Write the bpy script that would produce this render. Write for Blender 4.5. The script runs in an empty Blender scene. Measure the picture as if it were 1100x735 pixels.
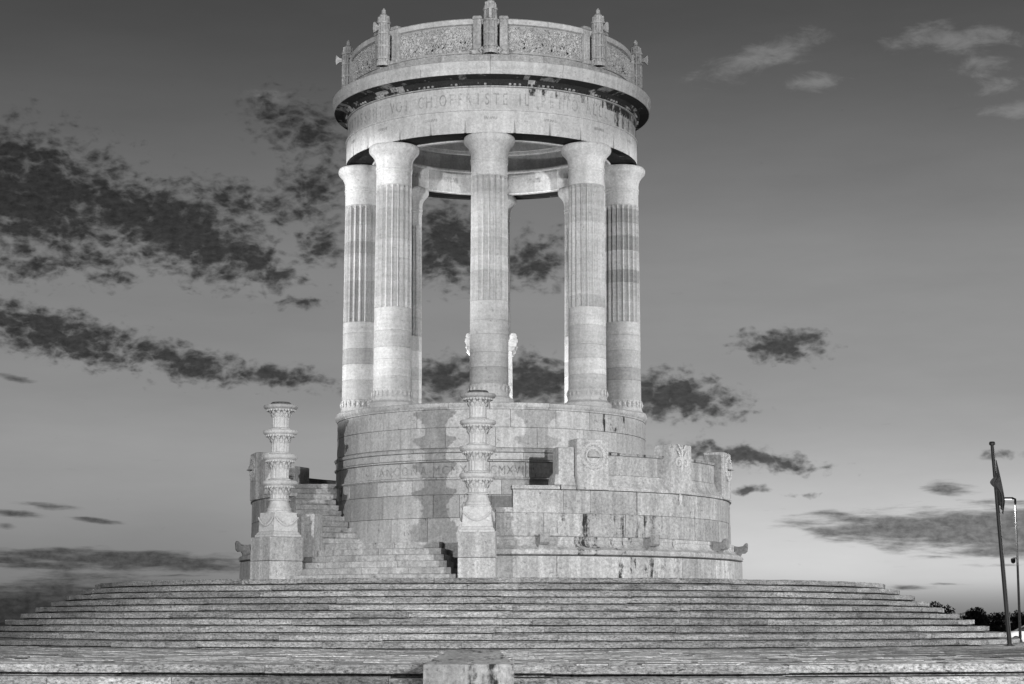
import bpy, math, random
from mathutils import Vector, Matrix
PI = math.pi
rad = math.radians
sc = bpy.context.scene
COL = sc.collection
rnd = random.Random(7)

# ------------------------------------------------------------------ helpers
def pol(r, a, z):
    """azimuth a in degrees, 0 = towards the front of the temple (-Y), positive to the right (+X)"""
    t = rad(a)
    return (r * math.sin(t), -r * math.cos(t), z)

class MB:
    """collects faces and links them as ONE mesh object"""
    def __init__(s):
        s.v = []; s.f = []; s.t = []; s.st = []
    def add(s, verts, faces, tone=1.0, stain_shade=0.0):
        o = len(s.v)
        s.v.extend(tuple(v) for v in verts)
        for f in faces:
            s.f.append(tuple(i + o for i in f)); s.t.append(tone); s.st.append(stain_shade)
    def build(s, name, mat, parent=None, angle=28, loc=None, rot=None):
        me = bpy.data.meshes.new(name)
        me.from_pydata(s.v, [], s.f)
        a = me.attributes.new('tone', 'FLOAT', 'FACE'); a.data.foreach_set('value', s.t)
        a = me.attributes.new('stain_shade', 'FLOAT', 'FACE'); a.data.foreach_set('value', s.st)
        me.materials.append(mat)
        me.polygons.foreach_set('use_smooth', [True] * len(me.polygons))
        me.set_sharp_from_angle(angle=rad(angle))
        me.update()
        o = bpy.data.objects.new(name, me)
        COL.objects.link(o)
        if parent: o.parent = parent
        if loc: o.location = loc
        if rot: o.rotation_euler = rot
        return o

def tag(o, label=None, cat=None, group=None, kind=None):
    if label: o['label'] = label
    if cat: o['category'] = cat
    if group: o['group'] = group
    if kind: o['kind'] = kind
    return o

def empty(name, loc=(0, 0, 0), rz=0.0):
    o = bpy.data.objects.new(name, None)
    o.empty_display_size = .3
    COL.objects.link(o); o.location = loc; o.rotation_euler = (0, 0, rz)
    return o

def copy_tree(o, parent=None):
    c = o.copy(); COL.objects.link(c); c.parent = parent
    for ch in list(o.children):
        copy_tree(ch, c)
    return c

def lathe(mb, prof, a0=0, a1=360, n=96, tone=1.0, stain_shade=0.0, cx=0, cy=0, caps=False, fn=None):
    full = abs(a1 - a0) >= 359.99
    m = n if full else n + 1
    V = []
    for i in range(m):
        a = a0 + (a1 - a0) * i / n
        for k, (r, z) in enumerate(prof):
            rr = fn(a, r, z) if fn else r
            x, y, zz = pol(rr, a, z)
            V.append((x + cx, y + cy, zz))
    P = len(prof); F = []
    for i in range(n):
        j = (i + 1) % m
        for k in range(P - 1):
            F.append((i * P + k, j * P + k, j * P + k + 1, i * P + k + 1))
    if caps and not full:
        F.append(tuple(range(P)))
        F.append(tuple(n * P + k for k in range(P - 1, -1, -1)))
    mb.add(V, F, tone, stain_shade)

def ring_blocks(mb, prof, a0, a1, L, joint=.012, dep=.05, jr=.005, jz=0.0, tr=(.9, 1.06), step=2.5,
                stain_shade=0.0, closed=False, edge=0.0, cuts=None, slant=0.0, rng=None, offs=None):
    """masonry: the profile (bottom to top) cut into separate stones along the circle, open joints between them"""
    q = rng or rnd
    rm = max(p[0] for p in prof)
    if cuts is None:
        tot = rad(abs(a1 - a0)) * rm
        k = max(1, round(tot / L))
        ws = [q.uniform(.6, 1.4) for _ in range(k)]
        S = sum(ws); cuts = [a0]; acc = 0
        for w in ws:
            acc += w; cuts.append(a0 + (a1 - a0) * acc / S)
        if offs:
            cuts = [c + offs for c in cuts]
    j2 = joint / 2
    if closed:
        pp = list(prof)
    else:
        r0, z0 = prof[0]; r1, z1 = prof[-1]
        body = [(r, z) for r, z in prof]
        body[0] = (r0, z0 + j2); body[-1] = (r1, z1 - j2)
        pp = [(r0 - dep, z0 + j2)] + body + [(r1 - dep, z1 - j2)]
    P = len(pp); zc = (pp[0][1] + pp[-1][1]) / 2
    dj = math.degrees(j2 / rm)
    for b in range(len(cuts) - 1):
        c0, c1 = cuts[b], cuts[b + 1]
        n = max(2, int(abs(c1 - c0) / step) + 1)
        dr = q.uniform(-jr, jr); dz = q.uniform(-jz, jz)
        V = []
        for i in range(n + 1):
            a = c0 + dj + (c1 - c0 - 2 * dj) * i / n
            for k, (r, z) in enumerate(pp):
                e = 0.0
                if edge and 0 < k < P - 1:
                    e = q.uniform(-edge, edge)
                sgn = -1 if i < n / 2 else 1
                V.append(pol(r + dr + e, a + slant * (z - zc) * sgn * abs(2 * i / n - 1), z + dz + e * .5))
        F = []
        for i in range(n):
            for k in range(P - 1):
                F.append((i * P + k, (i + 1) * P + k, (i + 1) * P + k + 1, i * P + k + 1))
        F.append(tuple(range(P))); F.append(tuple(n * P + k for k in range(P - 1, -1, -1)))
        st = stain_shade(.5 * (c0 + c1)) if callable(stain_shade) else stain_shade
        mb.add(V, F, q.uniform(*tr), st)

def box(mb, c, s, rz=0.0, tone=1.0, stain_shade=0.0, bev=0.012, taper=1.0, M=None):
    """box with chamfered edges; c = centre of the base, s = full size; taper scales the top"""
    x, y, z = s[0] / 2, s[1] / 2, s[2]
    b = min(bev, x * .45, y * .45, z * .45)
    V = []
    def lev(zz, ins, k):
        hx, hy = (x * k - ins), (y * k - ins)
        bb = b
        return [(-hx + bb, -hy, zz), (hx - bb, -hy, zz), (hx, -hy + bb, zz), (hx, hy - bb, zz),
                (hx - bb, hy, zz), (-hx + bb, hy, zz), (-hx, hy - bb, zz), (-hx, -hy + bb, zz)]
    L = [lev(0, b, 1), lev(b, 0, 1), lev(z - b, 0, taper), lev(z, b, taper)]
    for l in L: V.extend(l)
    F = [tuple(range(7, -1, -1)), tuple(range(24, 32))]
    for k in range(3):
        for i in range(8):
            j = (i + 1) % 8
            F.append((k * 8 + i, k * 8 + j, (k + 1) * 8 + j, (k + 1) * 8 + i))
    cs, sn = math.cos(rz), math.sin(rz)
    W = [(c[0] + px * cs - py * sn, c[1] + px * sn + py * cs, c[2] + pz) for px, py, pz in V]
    if M is not None:
        W = [tuple(M @ Vector(p)) for p in W]
    mb.add(W, F, tone, stain_shade)

def tube(mb, pts, rr, n=8, tone=1.0, stain_shade=0.0, cap=True):
    pts = [Vector(p) for p in pts]
    if not isinstance(rr, (list, tuple)): rr = [rr] * len(pts)
    V = []; F = []
    up = None
    for i, p in enumerate(pts):
        d = (pts[min(i + 1, len(pts) - 1)] - pts[max(i - 1, 0)]).normalized()
        if up is None:
            up = Vector((0, 0, 1)) if abs(d.z) < .9 else Vector((1, 0, 0))
        s = d.cross(up).normalized(); t = s.cross(d).normalized(); up = t
        for k in range(n):
            a = 2 * PI * k / n
            V.append(tuple(p + (s * math.cos(a) + t * math.sin(a)) * rr[i]))
    for i in range(len(pts) - 1):
        for k in range(n):
            l = (k + 1) % n
            F.append((i * n + k, i * n + l, (i + 1) * n + l, (i + 1) * n + k))
    if cap:
        F.append(tuple(range(n - 1, -1, -1))); F.append(tuple((len(pts) - 1) * n + k for k in range(n)))
    mb.add(V, F, tone, stain_shade)

def lump(mb, c, ax, ay, az, tone=1.0, stain_shade=0.0):
    """small rounded carved lump: ax, ay, az are the three half-axis vectors"""
    c = Vector(c)
    V = []
    for (u, v, w) in ((1, 0, 0), (.5, .72, .35), (-.5, .72, .35), (-1, 0, 0), (-.5, -.72, .35), (.5, -.72, .35), (0, 0, 1), (0, 0, -.3)):
        V.append(tuple(c + ax * u + ay * v + az * w))
    F = [(0, 1, 6), (1, 2, 6), (2, 3, 6), (3, 4, 6), (4, 5, 6), (5, 0, 6), (1, 0, 7), (2, 1, 7), (3, 2, 7), (4, 3, 7), (5, 4, 7), (0, 5, 7)]
    mb.add(V, F, tone, stain_shade)

_glyph = {}
def glyph(ch):
    if ch in _glyph: return _glyph[ch]
    cu = bpy.data.curves.new('letter', 'FONT'); cu.body = ch; cu.size = 1.0; cu.resolution_u = 3
    ob = bpy.data.objects.new('letter', cu); COL.objects.link(ob)
    dg = bpy.context.evaluated_depsgraph_get()
    me = bpy.data.meshes.new_from_object(ob.evaluated_get(dg))
    V = [(v.co.x, v.co.y) for v in me.vertices]; F = [tuple(p.vertices) for p in me.polygons]
    COL.objects.unlink(ob); bpy.data.objects.remove(ob); bpy.data.curves.remove(cu); bpy.data.meshes.remove(me)
    xs = [v[0] for v in V] or [0, .3]; m = (min(xs) + max(xs)) / 2
    _glyph[ch] = ([(x - m, y) for x, y in V], F, max(xs) - min(xs))
    return _glyph[ch]

def ring_text(mb, chars, r, z, h, thin=1.0, dr=.004):
    """chars = [(letter, azimuth)]; letters cut round a drum"""
    for ch, a in chars:
        V, F, w = glyph(ch)
        k = h / .73
        mb.add([pol(r + dr, a + math.degrees(x * k * thin / r), z + y * k) for x, y in V], F)

# ------------------------------------------------------------------ materials
def new_mat(name):
    m = bpy.data.materials.new(name); m.use_nodes = True
    nt = m.node_tree; nt.nodes.clear()
    return m, nt, nt.nodes, nt.links

class NB:
    def __init__(s, nt): s.nt = nt; s.n = nt.nodes; s.l = nt.links
    def math(s, op, a, b=None, c=None, clamp=False):
        n = s.n.new('ShaderNodeMath'); n.operation = op; n.use_clamp = clamp
        for i, v in enumerate((a, b, c)):
            if v is None: continue
            if isinstance(v, (int, float)): n.inputs[i].default_value = v
            else: s.l.new(v, n.inputs[i])
        return n.outputs[0]
    def smooth(s, v, lo, hi, a=0.0, b=1.0):
        n = s.n.new('ShaderNodeMapRange'); n.interpolation_type = 'SMOOTHSTEP'
        s.l.new(v, n.inputs[0])
        for i, q in enumerate((lo, hi, a, b)): n.inputs[i + 1].default_value = q
        return n.outputs[0]
    def lin(s, v, lo, hi, a=0.0, b=1.0):
        n = s.n.new('ShaderNodeMapRange'); s.l.new(v, n.inputs[0])
        for i, q in enumerate((lo, hi, a, b)): n.inputs[i + 1].default_value = q
        return n.outputs[0]
    def noise(s, vec, scale, detail=4, rough=.55, dist=0.0):
        n = s.n.new('ShaderNodeTexNoise'); n.noise_dimensions = '3D'
        s.l.new(vec, n.inputs['Vector']); n.inputs['Scale'].default_value = scale
        n.inputs['Detail'].default_value = detail; n.inputs['Roughness'].default_value = rough
        n.inputs['Distortion'].default_value = dist
        return n.outputs['Fac']
    def scale(s, vec, xyz, loc=(0, 0, 0)):
        n = s.n.new('ShaderNodeMapping'); s.l.new(vec, n.inputs[0])
        n.inputs['Scale'].default_value = xyz; n.inputs['Location'].default_value = loc
        return n.outputs[0]
    def attr(s, name):
        n = s.n.new('ShaderNodeAttribute'); n.attribute_name = name
        return n.outputs['Fac']
    def grey(s, v):
        n = s.n.new('ShaderNodeCombineColor')
        for i in range(3): s.l.new(v, n.inputs[i])
        return n.outputs[0]

def stone(name, base, speck=.22, cloud=.25, streak=.25, pits=.5, stain_gain=1.0, bump=.5, horiz=False, fine=13.0, rough=.85, band=0.0):
    m, nt, N, L = new_mat(name); b = NB(nt)
    tc = N.new('ShaderNodeTexCoord').outputs['Object']
    tone = b.attr('tone'); stain_shade = b.attr('stain_shade')
    n_f = b.noise(b.scale(tc, (1, 1, 2.2)) if horiz else tc, fine, 4, .85)
    n_m = b.noise(tc, 1.3, 5, .6)
    sx = b.scale(tc, (1.2, 1.2, 14.0) if horiz else (5.5, 5.5, .45))
    n_s = b.noise(sx, 1.0, 4, .6)
    n_p = b.noise(b.scale(tc, (5, 5, 20) if horiz else (7, 7, 9)), 1.0, 4, .8)
    v = b.math('MULTIPLY', tone, base)
    v = b.math('MULTIPLY', v, b.lin(n_f, .36, .64, 1 - speck, 1 + speck))
    v = b.math('MULTIPLY', v, b.lin(n_m, .3, .7, 1 - cloud, 1 + cloud * .6))
    v = b.math('MULTIPLY', v, b.lin(n_s, .3, .7, 1 - streak, 1 + streak * .5))
    if band:
        n_b = b.noise(b.scale(tc, (.35, .35, 7.0)), 1.0, 5, .75)
        v = b.math('MULTIPLY', v, b.lin(n_b, .35, .65, 1 - band, 1 + band))
    pit = b.smooth(n_p, .60, .68)                      # small weather pits
    v = b.math('MULTIPLY', v, b.math('SUBTRACT', 1.0, b.math('MULTIPLY', pit, pits)))
    # black crust where the rain never washes the stone and runs below it; also paints shade under caps
    run = b.noise(b.scale(tc, (3.4, 3.4, .55)), 1.0, 5, .68, .4)
    brk = b.noise(tc, 6.0, 4, .7)
    sv = b.math('ADD', b.math('MULTIPLY', run, .7), b.math('MULTIPLY', brk, .3))
    sv = b.math('ADD', sv, b.math('SUBTRACT', stain_shade, .5))
    sm = b.smooth(sv, .47, .57, 0, .97 * stain_gain)
    dark = b.math('MULTIPLY', b.lin(n_f, .2, .8, .5, 1.4), .026)
    mix = N.new('ShaderNodeMix'); L.new(sm, mix.inputs[0]); L.new(v, mix.inputs[2]); L.new(dark, mix.inputs[3])
    col = b.grey(b.math('MINIMUM', mix.outputs[0], .8))
    bs = N.new('ShaderNodeBsdfPrincipled'); L.new(col, bs.inputs['Base Color'])
    bs.inputs['Roughness'].default_value = rough
    bs.inputs['Specular IOR Level'].default_value = .25
    h = b.math('ADD', b.math('MULTIPLY', n_f, .35), b.math('MULTIPLY', b.math('SUBTRACT', n_p, b.math('MULTIPLY', pit, .5)), .8))
    bu = N.new('ShaderNodeBump'); bu.inputs['Strength'].default_value = bump; bu.inputs['Distance'].default_value = .03
    L.new(h, bu.inputs['Height']); L.new(bu.outputs[0], bs.inputs['Normal'])
    out = N.new('ShaderNodeOutputMaterial'); L.new(bs.outputs[0], out.inputs[0])
    return m

def plain(name, v, rough=.5, metal=0.0, spec=.4, var=.15, scale=8, coat=0.0):
    m, nt, N, L = new_mat(name); b = NB(nt)
    tc = N.new('ShaderNodeTexCoord').outputs['Object']
    n = b.noise(tc, scale, 4, .6)
    bs = N.new('ShaderNodeBsdfPrincipled')
    L.new(b.grey(b.math('MULTIPLY', b.lin(n, .3, .7, 1 - var, 1 + var), v)), bs.inputs['Base Color'])
    bs.inputs['Roughness'].default_value = rough; bs.inputs['Metallic'].default_value = metal
    bs.inputs['Specular IOR Level'].default_value = spec; bs.inputs['Coat Weight'].default_value = coat
    out = N.new('ShaderNodeOutputMaterial'); L.new(bs.outputs[0], out.inputs[0])
    return m

M_pale = stone('pale_limestone', .62, speck=.17, cloud=.14, streak=.16, pits=.35, bump=.3)
M_column = stone('banded_column_limestone', .55, speck=.16, cloud=.12, streak=.12, pits=.35, bump=.3, band=.085)
M_wall = stone('weathered_limestone', .51, speck=.30, cloud=.22, streak=.30, pits=.5, bump=.5)
M_drum = stone('drum_limestone', .58, speck=.22, cloud=.14, streak=.20, pits=.45, bump=.4)
M_step = stone('worn_step_stone', .34, speck=.70, cloud=.26, streak=.36, pits=.7, bump=1.0, horiz=True, fine=15)
M_carve = stone('carved_limestone', .62, speck=.16, cloud=.15, streak=.12, pits=.3, bump=.4)
M_letter = stone('incised_letter_stone', .47, speck=.4, cloud=.35, streak=.1, pits=.3, bump=.1)
M_drum_letter = stone('incised_drum_letter_stone', .41, speck=.4, cloud=.35, streak=.1, pits=.3, bump=.1)
M_land = stone('landing_stone', .38, speck=.55, cloud=.25, streak=.15, pits=.5, bump=.8, fine=12)
M_joint = plain('joint_mortar', .16, .95, var=.3)
M_lichen = plain('lichen_black_bowl_top', .10, .9, var=.5, scale=20)
M_pole = plain('dark_painted_steel', .018, .45, .3)
M_lamp_steel = plain('galvanised_steel', .35, .45, .7)
M_flag = plain('flag_cloth', .05, .9, var=.35, scale=9)
M_car = plain('silver_car_paint', .75, .35, .1, .5, var=.04, coat=.6)
M_glass = plain('dark_car_glass', .05, .08, 0, .8, var=.1)
M_tyre = plain('tyre_rubber', .02, .8)
M_rim = plain('wheel_alloy', .45, .35, .8)
M_leaf = plain('dark_shrub_leaf', .028, .7, 0, .2, var=.5, scale=3)
M_bark = plain('shrub_bark', .06, .9)
M_ground = stone('plaza_paving', .20, speck=.3, cloud=.3, streak=0, pits=.3, bump=.3, fine=12)

m, nt, N, L = new_mat('lit_lamp_glass')
e = N.new('ShaderNodeEmission'); e.inputs[0].default_value = (1, 1, 1, 1); e.inputs[1].default_value = 2.5
o = N.new('ShaderNodeOutputMaterial'); L.new(e.outputs[0], o.inputs[0]); M_lit = m

# ------------------------------------------------------------------ heights (metres above the plaza)
EYE = 1.48
Z_LAND = .86; RISE = .172; Z_POD = 2.56
R_TOP = 11.9; TREAD = .42
R_WALL = 7.33; R_DRUM = 4.77; Z_DRUM = 7.72
STAIR_AZ = -24.8

# ------------------------------------------------------------------ ground
g = MB()
S = 4000
g.add([(-S, -S, 0), (S, -S, 0), (S, S, 0), (-S, S, 0)], [(0, 1, 2, 3)])
tag(g.build('plaza_ground', M_ground), 'flat pale paved plaza round the monument', 'ground', kind='structure')

# ------------------------------------------------------------------ the broad round staircase
stairs = tag(empty('grand_staircase'), 'broad round flight of worn mottled stone steps that carries the temple', 'staircase')
def step_ring(R, z1, rise, q, depth=.55, a0=None, a1=None):
    mb = MB()
    z0 = z1 - rise
    prof = [(R - .18, z0), (R - .18, z0 + .050), (R - .008, z0 + .048), (R, z0 + .056), (R, z1 - .016), (R - .014, z1), (R - depth, z1)]
    ring_blocks(mb, prof, q.uniform(0, 9), 0, 1.0, closed=True, joint=.007, jr=.014, jz=.010, edge=.010, tr=(.70, 1.16), step=1.1, rng=q,
                cuts=ring_cuts(q, R, a0, a1))
    return mb
def ring_cuts(q, R, a0=None, a1=None):
    c = [q.uniform(0, 6) if a0 is None else a0]
    end = c[0] + 360 if a1 is None else a1
    while c[-1] < end:
        c.append(c[-1] + math.degrees(q.uniform(1.2, 4.2) / R))
    c[-1] = end
    if c[-1] - c[-2] < .5: c.pop(-2)
    return c
q = random.Random(21)
for k in range(10):
    R = R_TOP + TREAD * k; z1 = Z_POD - RISE * k
    step_ring(R, z1, RISE, q).build('step', M_step, stairs, angle=40)
top = MB()
lathe(top, [(0.01, Z_POD - .012), (R_TOP - .4, Z_POD - .012)], n=128)
top.build('top_platform', M_step, stairs)
core = MB()
lathe(core, [(R_TOP + TREAD * k - (.2 if j == 0 else .2), Z_POD - RISE * (k + (1 if j else 0)) - .02) for k in range(10) for j in (0, 1)], n=128)
core.build('joint_bed', M_joint, stairs)
land = MB()
r0 = 15.6
while r0 < 31.3:                        # uneven small slabs, each set a little higher or lower than its neighbour
    r1 = min(31.45, r0 + .44)
    ring_blocks(land, [(r0, Z_LAND - .05), (r0, Z_LAND), (r1 - .012, Z_LAND), (r1 - .012, Z_LAND - .05)], -100, 93, .75, closed=True,
                joint=.014, jr=0, jz=.009, tr=(.72, 1.25), step=3, rng=q)
    r0 = r1
land.build('landing', M_land, stairs)
bed = MB(); lathe(bed, [(15.5, 0.0), (15.5, Z_LAND - .03), (31.3, Z_LAND - .03), (31.3, 0.0)], -100.2, 93.2, 128, caps=True); bed.build('landing_bed', M_joint, stairs)
bp = MB(); ring_blocks(bp, [(15.62, 0.0), (15.62, .42), (15.62, .84)], 93, 260, 2.0, rng=q); bp.build('base_plinth', M_step, stairs)
for k in range(5):
    R = 31.7 + .40 * k; z1 = Z_LAND - RISE * k
    step_ring(R, z1, RISE, q, .42, -100, 93).build('step', M_step, stairs, angle=40)

# ------------------------------------------------------------------ the small stairs between the candelabra
flight = tag(empty('approach_stairs'), 'small stairs of pale steps rising between the two candelabra and turning along the drum', 'stairs')
q = random.Random(5)
RL = 5.78; Z_MID = 3.68; Z_TER = 5.68
nst = 6; rs = (Z_MID - Z_POD) / nst
for k in range(nst):
    R = 8.0 - .37 * k; z1 = Z_POD + rs * (k + 1)
    mb = MB(); a0 = -50.5; a1 = -6.2 - 1.35 * k
    prof = [(R - .05, z1 - rs - .01), (R - .05, z1 - rs + .02), (R, z1 - rs + .022), (R, z1 - .014), (R - .012, z1), (R - .55, z1)]
    ring_blocks(mb, prof, a0, a1, 1.5, closed=True, joint=.012, jr=.008, jz=.003, edge=.003, tr=(.85, 1.1), step=2, rng=q)
    box(mb, (*pol(R - .6, a1 - .4, 0)[:2], z1 - rs), (.05, 1.1, rs - .012), rz=rad(a1 - .4), tone=.9)
    mb.build('step', M_wall, flight, angle=40)
mb = MB()
lathe(mb, [(RL, Z_POD), (RL, Z_MID - .015), (R_DRUM, Z_MID - .015)], -52, 6, 40, tone=.85)
lathe(mb, [(6.84, Z_POD), (6.84, Z_MID - .01), (5.7, Z_MID - .01)], -66, -50.8, 10, tone=.85, caps=True)
mb.build('middle_landing', M_wall, flight)
nu = 11; ru = (Z_TER - Z_MID) / nu
for side in (-1, 1):
    for k in range(nu):
        mb = MB()
        b0 = 27.6 + 3.45 * k
        z0, z1 = Z_MID + ru * k, Z_MID + ru * (k + 1)
        A = [STAIR_AZ + side * b0, STAIR_AZ + side * (b0 + 4.2)]
        ri, ro = R_DRUM - .05, 6.86
        V = [pol(r, a, z) for z in (z0, z1) for r in (ri, ro) for a in A]
        # overhanging nosing
        V2 = []
        for z in (z1 - ru * .72, z1):
            for r in (ri, ro):
                V2.append(pol(r, A[0] - side * .45, z)); V2.append(pol(r, A[1], z))
        F = [(0, 1, 3, 2), (4, 6, 7, 5), (0, 2, 6, 4), (1, 5, 7, 3), (0, 4, 5, 1), (2, 3, 7, 6)]
        t = q.uniform(.8, 1.05)
        mb.add(V, F, t * .9); mb.add(V2, F, t)
        mb.build('step', M_wall, flight, angle=20)

# ------------------------------------------------------------------ terrace wall with parapet
wall = tag(empty('terrace_wall'), 'curved weathered stone wall round the drum with a carved parapet of wreath blocks', 'wall')
WA0, WA1 = 1.5, 308.9                     # from the right candelabrum right round to the left one
q = random.Random(11)
def wallstain(p):
    return lambda a: (.25 + p * .3 * q.random()) if q.random() < .72 else q.uniform(.36, .47)
mb = MB()
ring_blocks(mb, [(7.69, Z_POD), (7.69, 2.62), (7.67, 2.66), (7.67, 3.24)], WA0, WA1, 1.7, jr=.012, tr=(.8, 1.08), stain_shade=wallstain(.28), rng=q)
mb.build('plinth', M_wall, wall)
mb = MB()
tor = [(7.62, 3.25), (7.70, 3.29), (7.725, 3.35), (7.69, 3.41), (7.60, 3.45), (7.50, 3.50), (7.44, 3.58), (7.42, 3.66), (7.44, 3.68), (7.44, 3.77)]
ring_blocks(mb, tor, WA0, WA1, 2.2, jr=.008, tr=(.85, 1.06), stain_shade=wallstain(.3), rng=q)
mb.build('base_moulding', M_wall, wall)
mb = MB()
ring_blocks(mb, [(7.34, 3.78), (7.33, 4.41)], WA0, WA1, 1.25, jr=.012, tr=(.68, 1.08), stain_shade=wallstain(.3), rng=q)
ring_blocks(mb, [(7.33, 4.41), (7.33, 4.56)], WA0, 5.2, 1.0, jr=.004, tr=(.9, 1.0), stain_shade=.15, rng=q)
ring_blocks(mb, [(7.33, 4.41), (7.33, 4.56)], 305.4, WA1, 1.0, jr=.004, tr=(.9, 1.0), stain_shade=.15, rng=q)
ring_blocks(mb, [(7.33, 4.41), (7.33, 5.05)], 5.2, 305.4, 1.35, jr=.012, tr=(.70, 1.08), stain_shade=wallstain(.26), rng=q)
lathe(mb, [(7.60, Z_POD), (7.60, 3.2), (7.30, 3.5), (7.30, 4.5), (6.86, 4.5), (6.86, Z_POD)], WA0, 5.3, 6, tone=.55, caps=True)
lathe(mb, [(7.60, Z_POD), (7.60, 3.2), (7.30, 3.5), (7.30, 5.04), (6.86, 5.04), (6.86, Z_POD)], 5.3, 305.3, 150, tone=.55, caps=True)
lathe(mb, [(7.60, Z_POD), (7.60, 3.2), (7.30, 3.5), (7.30, 4.5), (6.86, 4.5), (6.86, Z_POD)], 305.31, WA1, 6, tone=.55, caps=True)
mb.build('wall_courses', M_wall, wall)
mb = MB()          # plain slab over the low front part
ring_blocks(mb, [(7.37, 5.055), (7.37, 5.13), (7.33, 5.14), (7.33, 5.17)], 5.0, 15.4, 1.6, dep=.5, jr=.003, tr=(.95, 1.05), rng=q)
ring_blocks(mb, [(7.37, 5.055), (7.37, 5.13), (7.33, 5.14), (7.33, 5.17)], 295.0, 305.6, 1.6, dep=.5, jr=.003, tr=(.95, 1.05), rng=q)
mb.build('coping', M_wall, wall)
NB_ = 10
BL = [22.7, 47.2, 71.7, 96.2, 120.7, 145.0, 170.0, 195.0, 220.0, 245.0, 266.2, 287.7]
KIND = 'wlwlwlwwlwlw'
hw = 3.75
cav = [(7.38, 5.055), (7.38, 5.14), (7.36, 5.16), (7.30, 5.22), (7.24, 5.32), (7.20, 5.42), (7.20, 5.50)]
edges = [15.6] + [x for a in BL for x in (a - hw, a + hw)] + [294.8]
for i in range(0, len(edges), 2):
    a0, a1 = edges[i], edges[i + 1]
    mb = MB()
    ring_blocks(mb, cav, a0, a1, 1.6, jr=.004, tr=(.9, 1.05), stain_shade=.16, rng=q, dep=.35)
    mb.build('cavetto_moulding', M_wall, wall)
    mb = MB()
    ring_blocks(mb, [(7.16, 5.505), (7.16, 6.04)], a0, a1, 2.6, jr=.003, dep=.3, tr=(.9, 1.0), stain_shade=.2, rng=q)
    ring_blocks(mb, [(7.19, 6.045), (7.19, 6.13)], a0, a1, 2.6, jr=.003, dep=.36, tr=(.8, .9), stain_shade=.47, rng=q)  # shade line of the cap overhang painted into this strip
    lathe(mb, [(7.13, 5.4), (7.13, 6.1), (6.88, 6.1), (6.88, 5.05)], a0, a1, 8, tone=.7, caps=True)
    mb.build('parapet_slab', M_wall, wall)
mb = MB()          # the little end pillar of the parapet and its flared foot
box(mb, (*pol(7.05, 16.95, 0)[:2], 5.45), (.45, .52, .78), rz=rad(16.95), tone=1.05)
box(mb, (*pol(7.05, 16.6, 0)[:2], 5.18), (.62, .60, .29), rz=rad(16.6), tone=1.02, taper=.86)
mb.build('end_pillar', M_wall, wall)
mb = MB()
box(mb, (*pol(7.05, -66.55, 0)[:2], 5.45), (.45, .52, .78), rz=rad(-66.55), tone=1.05)
box(mb, (*pol(7.05, -66.2, 0)[:2], 5.18), (.62, .60, .29), rz=rad(-66.2), tone=1.02, taper=.86)
mb.build('end_pillar', M_wall, wall)

def relief_frame(a, r, z):
    """matrix: local x along the wall, y outwards from it, z up"""
    t = rad(a)
    ex = Vector((math.cos(t), math.sin(t), 0)); ey = Vector((math.sin(t), -math.cos(t), 0)); ez = Vector((0, 0, 1))
    M = Matrix((ex, ey, ez)).transposed().to_4x4(); M.translation = Vector(pol(r, a, z)); return M

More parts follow.
